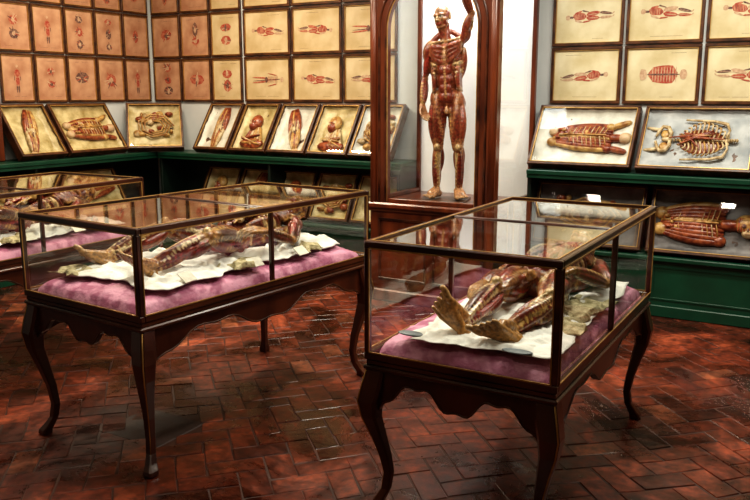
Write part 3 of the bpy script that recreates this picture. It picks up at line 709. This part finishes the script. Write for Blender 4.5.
# ------------------------------------------------------------------ framed prints
def cap2d(o,p0,p1,r0,r1,y,m,bow=0):
    p0=V((p0[0],0,p0[1]));p1=V((p1[0],0,p1[1])); d=(p1-p0); L=d.length; d=d/L; n=V((-d.z,0,d.x))
    up=[];dn=[]; k=6
    for i in range(k+1):
        t=i/k; r=r0+(r1-r0)*t+bow*math.sin(math.pi*t); r*=math.sqrt(max(.05,1-(2*t-1)**8))
        c=p0+d*L*t; up.append(c+n*r); dn.append(c-n*r)
    vs=[(q.x,y,q.z) for q in up+dn]
    o.add(vs,[(i,i+1,k+1+i+1,k+1+i) for i in range(k)],m)
def framed_print(T,w,h,paper,kind,seed):
    rg=random.Random(seed); o=MB(); f=.024 if w>.5 else .020
    F=M['frame']
    o.bbox((-w/2,-.026,0),(w/2,0,f),F); o.bbox((-w/2,-.026,h-f),(w/2,0,h),F)
    o.bbox((-w/2,-.026,f),(-w/2+f,0,h-f),F); o.bbox((w/2-f,-.026,f),(w/2,0,h-f),F)
    g=.004; a=w/2-f
    for A,B in(((-a,f),(a,f+g)),((-a,h-f-g),(a,h-f)),((-a,f),(-a+g,h-f)),((a-g,f),(a,h-f))):
        o.box((A[0],-.024,A[1]),(B[0],-.008,B[1]),M['gold'])
    o.box((-w/2+f,-.012,f),(w/2-f,-.001,h-f),M[paper])
    y=-.0125; cz=h/2+rg.uniform(-.01,.01); red,dk,pl=M['inkred'],M['inkdk'],M['inkpale']
    def C(x0,z0,x1,z1,r0,r1,m,bow=0):
        nonlocal y; y-=.00015; cap2d(o,(x0,z0),(x1,z1),r0,r1,y,m,bow)
    if kind=='lying':
        s=w*1.25; fl=rg.choice((-1,1)); t=rg.uniform(-.10,.10); sg=rg.uniform(.9,1.2)
        def c(x0,z0,x1,z1,r0,r1,m,b=0): C(fl*x0*s,cz+(z0+x0*t)*s*sg,fl*x1*s,cz+(z1+x1*t)*s*sg,r0*s,r1*s,m,b*s)
        c(.02,.0,.17,.012,.028,.038,red,.008); c(.165,.0,.215,.002,.012,.012,dk); c(.205,.0,.255,.002,.022,.020,pl,.006)
        c(.02,.014,-.13,.024+rg.uniform(0,.03),.023,.014,rg.choice((red,pl)),.006); c(-.13,.03,-.27,.008,.014,.007,dk,.005)
        c(.02,-.014,-.13,-.022,.023,.014,red,.006); c(-.13,-.022,-.27,-.02,.014,.007,rg.choice((red,pl)),.005)
        c(-.27,.008,-.29,.026,.007,.005,pl); c(-.27,-.018,-.29,-.004,.007,.005,pl)
        c(.15,.032,.07,.060+rg.uniform(-.01,.01),.012,.009,red); c(.07,.060,-.01,.040,.009,.005,dk)
        c(.15,-.032,.06,-.055,.012,.009,pl); c(.06,-.055,-.03,-.044,.009,.005,red)
        for i in range(6): c(.035+.022*i,-.024,.043+.022*i,.030,.0022,.0022,rg.choice((pl,dk)))
        for q in(.014,-.016): c(.0,q,-.12,q*1.5,.004,.003,pl); c(-.12,q*1.4,-.25,q,.003,.002,pl)
    elif kind=='standing':
        s=h*.62/.56
        def c(x0,z0,x1,z1,r0,r1,m,b=0): C(x0*s,cz+z0*s,x1*s,cz+z1*s,r0*s,r1*s,m,b*s)
        c(0,.02,0,.17,.026,.036,red,.004); c(0,.2,0,.25,.018,.018,pl,.006)
        for q in(-1,1):
            c(q*.012,.02,q*.02,-.13,.022,.013,red,.006); c(q*.02,-.13,q*.02,-.27,.014,.007,dk,.005)
            c(q*.034,.15,q*.06,.04,.011,.008,red); c(q*.06,.04,q*.065,-.04,.008,.005,dk)
    elif kind=='organ':
        n=rg.choice((1,1,2,3)); s=min(w,h)*(1.7 if n==1 else 1.2)
        for i in range(n):
            zz=cz+(i-(n-1)/2)*h*.27; L=s*rg.uniform(.08,.15); r=s*rg.uniform(.06,.11)
            if rg.random()<.5: C(-L,zz,L,zz+rg.uniform(-.02,.02),r*.6,r*.6,rg.choice((red,red,dk)),r*.4)
            else: C(0,zz-L,0,zz+L,r*.5,r*.5,rg.choice((red,red,dk)),r*.5)
            C(0,zz-L*.5,0,zz+L*.5,r*.25,r*.2,rg.choice((pl,dk)),r*.2)
            for j in range(7):
                an=rg.uniform(0,6.28); C(math.cos(an)*r*.3,zz+math.sin(an)*r*.3,math.cos(an)*r*1.5,zz+math.sin(an)*r*1.5,r*.14,r*.05,rg.choice((red,dk,pl)))
    elif kind=='torso':
        s=w*.95
        C(-.18*s,cz,.22*s,cz,.09*s,.12*s,red,.02*s)
        for i in range(9): C((-.12+.04*i)*s,cz-.11*s,(-.12+.04*i)*s,cz+.11*s,.006*s,.006*s,pl)
        C(-.2*s,cz,.26*s,cz,.012*s,.012*s,dk)
        C(-.30*s,cz,-.2*s,cz,.075*s,.06*s,M['inkpale'],.01*s); C(.25*s,cz,.35*s,cz,.05*s,.05*s,pl,.02*s)
    elif kind=='skeleton':
        s=w*1.0
        C(-.32*s,cz-.02*s,.30*s,cz+.01*s,.007*s,.010*s,dk)
        for i in range(10):
            x=(.0+.022*i)*s; C(x,cz-.06*s,x+.01*s,cz+.065*s,.004*s,.004*s,rg.choice((dk,red)))
        C(.27*s,cz,.34*s,cz,.036*s,.030*s,pl,.01*s); C(-.03*s,cz-.05*s,-.03*s,cz+.05*s,.024*s,.024*s,dk,.01*s)
        C(-.04*s,cz+.03*s,-.33*s,cz+.045*s,.016*s,.008*s,red); C(-.04*s,cz-.03*s,-.33*s,cz-.05*s,.016*s,.008*s,red)
        C(.2*s,cz+.07*s,.0*s,cz+.11*s,.010*s,.006*s,red); C(.2*s,cz-.07*s,.0*s,cz-.11*s,.010*s,.006*s,red)
    for i in range(3):
        L=w*rg.uniform(.06,.12); xx=rg.uniform(-.25,.25)*w; zz=rg.choice((h*.12,h*.86)); o.box((xx-L,-.0124,zz),(xx+L,-.012,zz+.002),dk)
    o.obj('framed_anatomical_print',mw=T)
sd=100
rows=[(1.625,.455),(2.09,.455),(2.555,.455),(3.02,.455)]
for ri,(z,h) in enumerate(rows):
    x=-2.155; j=0
    while x<1.6:
        kd=[['lying','torso','lying','torso','lying','skeleton','lying'],['lying','lying','lying','lying','lying','torso','lying'],['lying']*7,['skeleton']*7][ri][j%7]
        framed_print(Matrix.Translation((x+.29,YB-.002,z)),.578,h,'paperR',kd,sd); sd+=1; x+=.598; j+=1
    x=-5.42
    for j in range(3): framed_print(Matrix.Translation((x+.295,YB-.002,z)),.59,h,'paperB','lying' if (j+ri)%3 else 'skeleton',sd); sd+=1; x+=.605
    x=-6.70
    for j in range(3): framed_print(Matrix.Translation((x+.20,YB-.002,z)),.41,h,'paperB' if j==2 else 'paperL','organ',sd); sd+=1; x+=.422
    yy=6.66
    for j in range(5):
        yy-=.375; framed_print(Matrix.Translation((XL+.002,yy+.18,z))@Matrix.Rotation(math.pi/2,4,'Z'),.365,h,'paperL','organ' if (j+ri)%4 else 'standing',sd); sd+=1
o=MB(); W=M['cabwood']
o.bbox((XL+.002,3.7,1.102),(XL+.20,4.64,3.1),W,c=.01); o.bbox((XL+.002,3.66,3.1),(XL+.24,4.68,3.18),W,c=.01)
for a,b in((3.76,4.15),(4.19,4.58)):
    for p,q in(((a,1.2),(b,1.23)),((a,2.97),(b,3.0)),((a,1.23),(a+.03,2.97)),((b-.03,1.23),(b,2.97))):
        o.bbox((XL+.195,p[0],p[1]),(XL+.212,q[0],q[1]),M['woodh'],c=.003)
o.obj('tall_wooden_cupboard')

# ------------------------------------------------------------------ slanted specimen boxes
def ribs(o,T,x0,x1,zc,y,s):
    B=M['bone']
    n=12
    o.ell(((x0+x1)/2,y+.012,zc),((x1-x0)*.52,.020,s*.80),M['muscle'],n=18,k=10)
    for i in range(n):
        x=x0+(x1-x0)*i/(n-1); q=math.sin(math.pi*(i+1.5)/(n+2.))
        for sg in(-1,1):
            pts=[]
            for j in range(9):
                a=j/8*math.pi*.9
                pts.append((x+.030*math.sin(a)-.01*j/8, y-.012-.035*q*math.sin(a), zc+sg*s*q*(math.sin(a*.62)*1.02)))
            o.tube(pts,.0070,B if i%3 else M['ochre'],6,T)
    for i in range(22):
        x=x0-(x1-x0)*.30+(x1-x0)*1.40*i/21; o.ell((x,y-.012,zc),(.010,.016,.015),B,T,8,6)
def specimen_box(T,w,h,kind,seed,satin='satin'):
    rg=random.Random(seed); o=MB(); D=.085; f=.022; F=M['frame']
    for a,b in(((-w/2,0),(w/2,f)),((-w/2,h-f),(w/2,h)),((-w/2,f),(-w/2+f,h-f)),((w/2-f,f),(w/2,h-f))):
        o.bbox((a[0],-D,a[1]),(b[0],0,b[1]),F,c=.004)
    g=.005
    for a,b in(((-w/2+f,f),(w/2-f,f+g)),((-w/2+f,h-f-g),(w/2-f,h-f)),((-w/2+f,f),(-w/2+f+g,h-f)),((w/2-f-g,f),(w/2-f,h-f))):
        o.box((a[0],-D-.002,a[1]),(b[0],-D+.01,b[1]),M['gold'])
    o.box((-w/2+f,-.012,f),(w/2-f,-.002,h-f),F)
    aw,ah=w/2-f,h-2*f
    def fn(u,v):
        x=(2*u-1)*aw; z=f+v*ah
        n=noise.noise(V((x*9+seed,z*9,seed)))*.012+abs(noise.noise(V((x*16+z*9+seed,z*14,2.))))*.018
        e=min(u,1-u,v,1-v); return (x,-.016-n-.03*max(0,1-e*7)**2,z)
    o.grid(fn,26,20,M[satin])
    y=-.040; zc=h/2; s=min(w,h*1.5)
    mu,oc,bo,sk=M['muscle'],M['ochre'],M['bone'],M['skin']
    def torso(cx,L,R_):
        for i in range(10):
            q=(i-4.5)/4.5; zz=q*R_
            o.spindle((cx-L*.5,y,zc+zz*.55),(cx+L*.5,y,zc+zz*.95),R_*.24,R_*.10,rg.choice((mu,mu,oc)),(0,-.020*(1-q*q),zz*.12))
        o.ell((cx,y+.006,zc),(L*.42,.035,R_*.92),mu,n=16,k=10)
        for i in range(9):
            x=cx-L*.22+i*L*.075; qq=.7+.3*math.sin(math.pi*(i+1)/10)
            for sg in(-1,1):
                pts=[(x+.02*math.sin(a_*1.5),y-.040*math.cos(a_*1.15)-.006,zc+sg*R_*qq*math.sin(a_)) for a_ in [.12+.2*j for j in range(6)]]
                o.tube(pts,.0048,bo if i%2 else oc,5)
        o.tube([(cx-L*.30,y-.048,zc),(cx+L*.42,y-.050,zc)],.007,oc,6)
        for sg in(-1,1):
            o.ell((cx+L*.45,y,zc+sg*R_*.85),(R_*.34,.03,R_*.30),rg.choice((mu,oc)),n=12)
            o.ell((cx-L*.50,y,zc+sg*R_*.42),(R_*.42,.03,R_*.34),rg.choice((oc,sk)),n=12)
        for i in range(14): o.ell((cx+rg.uniform(-.42,.1)*L,y-.034,zc+rg.uniform(-.5,.5)*R_),(rg.uniform(.012,.026),.014,rg.uniform(.010,.018)),rg.choice((mu,oc,bo,mu)),n=9)
    if kind=='torso':
        torso(-s*.02,s*.58,.115)
        o.spindle((s*.26,y,zc+.0),(s*.36,y,zc+.0),.034,.03,mu)
        o.spindle((s*.24,y,zc+.09),(s*.42,y,zc+.15),.026,.018,oc); o.spindle((s*.24,y,zc-.09),(s*.42,y,zc-.12),.026,.018,mu)
        o.ell((s*.40,y-.004,zc),(.055,.042,.046),rg.choice((oc,sk)),n=14)
    elif kind=='ribcage':
        ribs(o,None,-s*.16,s*.24,zc,y+.01,.14)
        # pelvis: two iliac wings, sacrum and pubic arch
        for sg in(-1,1):
            o.tube([(-s*.24,y-.01,zc+sg*.012),(-s*.235,y-.012,zc+sg*.055),(-s*.265,y-.014,zc+sg*.100),(-s*.315,y-.014,zc+sg*.108),(-s*.345,y-.012,zc+sg*.070),(-s*.365,y-.01,zc+sg*.022)],[.012,.017,.017,.015,.013,.010],bo,8)
            o.tube([(-s*.345,y,zc+sg*.085),(-s*.46,y,zc+sg*.100)],[.016,.012],bo,8)
            o.ell((-s*.29,y+.006,zc+sg*.055),(.034,.012,.036),oc)
        o.ell((-s*.275,y-.006,zc),(.034,.016,.020),bo)
        for i in range(4): o.ell((s*(.275+.022*i),y-.01,zc),(.010,.016,.016),bo,n=8,k=6)
        for sg in(-1,1): o.tube([(s*.25,y-.02,zc+sg*.015),(s*.27,y-.02,zc+sg*.08),(s*.24,y-.01,zc+sg*.14),(s*.13,y-.008,zc+sg*.165),(s*.0,y-.008,zc+sg*.17),(-s*.12,y-.008,zc+sg*.175)],[.008,.009,.014,.011,.009,.008],bo,7)
        for i in range(8): o.spindle((rg.uniform(-.3,.0)*s,y-.03,zc+rg.uniform(-.08,.08)),(rg.uniform(.0,.25)*s,y-.035,zc+rg.uniform(-.08,.08)),.009,.004,rg.choice((mu,oc)))
    elif kind=='redribs':
        torso(-s*.17,s*.58,.150)
        o.spindle((s*.10,y,zc),(s*.24,y,zc),.045,.04,mu)
        o.ell((s*.32,y-.008,zc+.012),(.088,.050,.075),oc,n=18,k=12); o.ell((s*.34,y-.015,zc-.055),(.048,.035,.040),bo,n=14)
        for q in(-.026,.030): o.ell((s*.335+q,y-.052,zc-.008),(.018,.012,.017),M['inkdk'])
        o.ell((s*.338,y-.052,zc-.036),(.009,.008,.013),M['inkdk'])
        for q in range(6): o.ell((s*.315+q*.010,y-.050,zc-.066),(.0045,.005,.008),sk,n=8,k=6)
        for q in range(5): o.spindle((s*.26+q*.012,y-.045,zc+.05),(s*.25+q*.022,y-.040,zc-.05),.010,.005,mu)
    elif kind=='limb':
        t=rg.uniform(-.35,.35); c,sn=math.cos(t),math.sin(t); vert=h>w
        L=(h if vert else w)*.43
        def P(a,b):
            u,v=(b,a) if vert else (a,b)
            return (u*c-v*sn,y,zc+u*sn+v*c)
        for i in range(6):
            o.spindle(P(-L*.1,(i-2.5)*.024),P(L,(i-2.5)*.013),.024,.009,rg.choice((mu,oc,mu)))
            o.spindle(P(-L*.95,(i-2.5)*.010),P(L*.05,(i-2.5)*.022),.022,.007,rg.choice((mu,oc,bo)))
        o.ell(P(0,0),(.045,.032,.045),bo)
        for i in range(5): o.spindle(P(-L*.95,(i-2)*.010),P(-L*1.08,(i-2)*.020),.009,.007,sk)
        for i in range(6): o.spindle(P(rg.uniform(-.8,0)*L,rg.uniform(-.06,.06)),P(rg.uniform(0,.8)*L,rg.uniform(-.06,.06)),.008,.004,rg.choice((bo,M['inkdk'],oc)),(0,-.02,0))
    elif kind=='head':
        q=rg.choice((-1,1)); o.ell((q*.02,y-.005,zc+.075),(.070,.045,.082),rg.choice((mu,oc)),n=16,k=10); o.ell((q*.035,y-.02,zc+.03),(.048,.040,.062),mu,n=14)
        for i in range(7): o.spindle((-.045+.015*i,y,zc+.01),(-.12+.04*i,y,zc-.19),.018,.014,rg.choice((mu,oc,bo)))
        for e_ in(-.018,.022): o.ell((q*.035+e_,y-.058,zc+.055),(.010,.008,.008),sk); o.ell((q*.035+e_,y-.065,zc+.055),(.004,.003,.004),M['inkdk'])
        o.ell((q*.040,y-.062,zc+.03),(.009,.014,.018),sk); o.ell((q*.038,y-.056,zc+.005),(.018,.010,.006),M['inkred'])
        o.ell((0,y,zc-.17),(.15,.03,.06),mu)
        for i in range(8): o.spindle((rg.uniform(-.13,.0),y-.026,zc-rg.uniform(.1,.2)),(rg.uniform(.0,.13),y-.026,zc-rg.uniform(.08,.2)),.012,.006,rg.choice((mu,oc,bo)))
    elif kind=='viscera':
        for i in range(26):
            o.ell((rg.uniform(-.33,.33)*s,y-rg.uniform(0,.01),zc+rg.uniform(-.30,.30)*h),(rg.uniform(.015,.05),.026,rg.uniform(.015,.04)),rg.choice((mu,oc,bo,mu)),n=10)
        pts=[(s*.34*math.cos(i*.9)*(1-i/40),y-.02,zc+.28*h*math.sin(i*.9)*(1-i/40)) for i in range(24)]; o.tube(pts,.010,oc,7)
    o.quad([(-w/2+f,-D+.004,f),(w/2-f,-D+.004,f),(w/2-f,-D+.004,h-f),(-w/2+f,-D+.004,h-f)],M['glass2'])
    o.obj('slanted_specimen_box',mw=T)
def tilt(x,yfront,z,a,base=Matrix.Identity(4)):
    D=.085
    return base@Matrix.Translation((x,yfront+D*math.cos(a),z))@Matrix.Rotation(-a,4,'X')
A1=.60
ks=['torso','ribcage','torso','limb']
for i in range(4): specimen_box(tilt(-1.80+i*.86,6.31,1.102,A1),.82,.565,ks[i],10+i,'satin' if i!=1 else 'satingrey')
for i,(xc,kd) in enumerate(((-1.72,'viscera'),(-.79,'redribs'),(.16,'torso'),(1.1,'ribcage'))): specimen_box(tilt(xc,6.33,.478,.36),.89,.52,kd,30+i,'satindk')
kk=['limb','head','limb','head','viscera','head']
for i in range(5): specimen_box(tilt(-5.62+i*.475,6.31,1.102,A1),.45,.565,kk[i],50+i,'satinyel' if i%2 else 'satin')
for i in range(5): specimen_box(tilt(-5.62+i*.475,6.33,.478,.50),.45,.50,kk[(i+1)%5],70+i,'satinyel')
Tw=Matrix.Translation((XL,0,0))@Matrix.Rotation(math.pi/2,4,'Z')
specimen_box(tilt(5.58,-.39,1.102,A1,Tw),.72,.565,'torso',90,'satinyel')
specimen_box(tilt(4.93,-.39,1.102,A1,Tw),.50,.565,'limb',91,'satinyel')
kw=['viscera','limb','torso']
for i in range(4): specimen_box(tilt(5.58-i*.76,-.37,.478,.50,Tw),.72,.50,kw[(i+1)%3],95+i,'satinyel')
specimen_box(tilt(0,-.20,1.102,A1,Matrix.Translation((-6.38,6.33,0))@Matrix.Rotation(math.pi/4,4,'Z')),.58,.565,'viscera',120,'satinyel')

# ------------------------------------------------------------------ lights
def lamp(x,y,z,sx,sy,p,col,rot=(0,0,0)):
    l=bpy.data.lights.new('fluorescent_or_fill_light','AREA'); l.shape='RECTANGLE'; l.size=sx;l.size_y=sy;l.energy=p;l.color=col
    o=bpy.data.objects.new('fluorescent_or_fill_light',l); sc.collection.objects.link(o); o.location=(x,y,z); o.rotation_euler=rot
def fixture(x,y,L,p,col,alongx=True):
    o=MB(); a,b=(L/2,.09) if alongx else (.09,L/2)
    o.bbox((-a,-b,0),(a,b,.05),M['enamel']); o.bbox((-a-.01,-b-.01,-.02),(-a,b+.01,.05),M['enamel']); o.bbox((a,-b-.01,-.02),(a+.01,b+.01,.05),M['enamel'])
    for s in(-.8,.8): o.tube([(s*a,0,.05),(s*a,0,.30)] if alongx else [(0,s*b,.05),(0,s*b,.30)],.008,M['enamel'],6)
    o.obj('ceiling_light_fixture',mw=Matrix.Translation((x,y,3.40)))
    lamp(x,y,3.385,2*a-.02,2*b-.02,p,col)
warm=(1,.83,.62); neu=(1,.93,.79)
fixture(-5.0,5.2,1.6,72,warm); fixture(-2.8,4.7,1.4,38,warm); fixture(-.4,5.1,1.8,84,neu)
fixture(-4.6,3.2,1.4,40,warm,False); fixture(-2.85,3.2,1.2,42,neu,False); fixture(-1.15,3.3,1.2,40,neu,False)
fixture(-1.6,.6,1.4,12,warm)  # added fill fixture near the camera, lifts the foreground a little
lamp(-2.77,6.1,2.90,.7,.5,20,(.95,1,1))  # added fill lamp under the cabinet top, brightens the niche interior
w=bpy.data.worlds.new('World'); sc.world=w; w.use_nodes=True
w.node_tree.nodes['Background'].inputs[0].default_value=(.5,.5,.55,1); w.node_tree.nodes['Background'].inputs[1].default_value=.05
# ------------------------------------------------------------------ camera
cam=bpy.data.cameras.new('camera'); cam.sensor_width=36; cam.lens=38.4; cam.clip_start=.05
co=bpy.data.objects.new('camera',cam); sc.collection.objects.link(co); co.location=(0,0,1.7)
co.rotation_euler=(math.radians(79),0,math.radians(30)); sc.camera=co
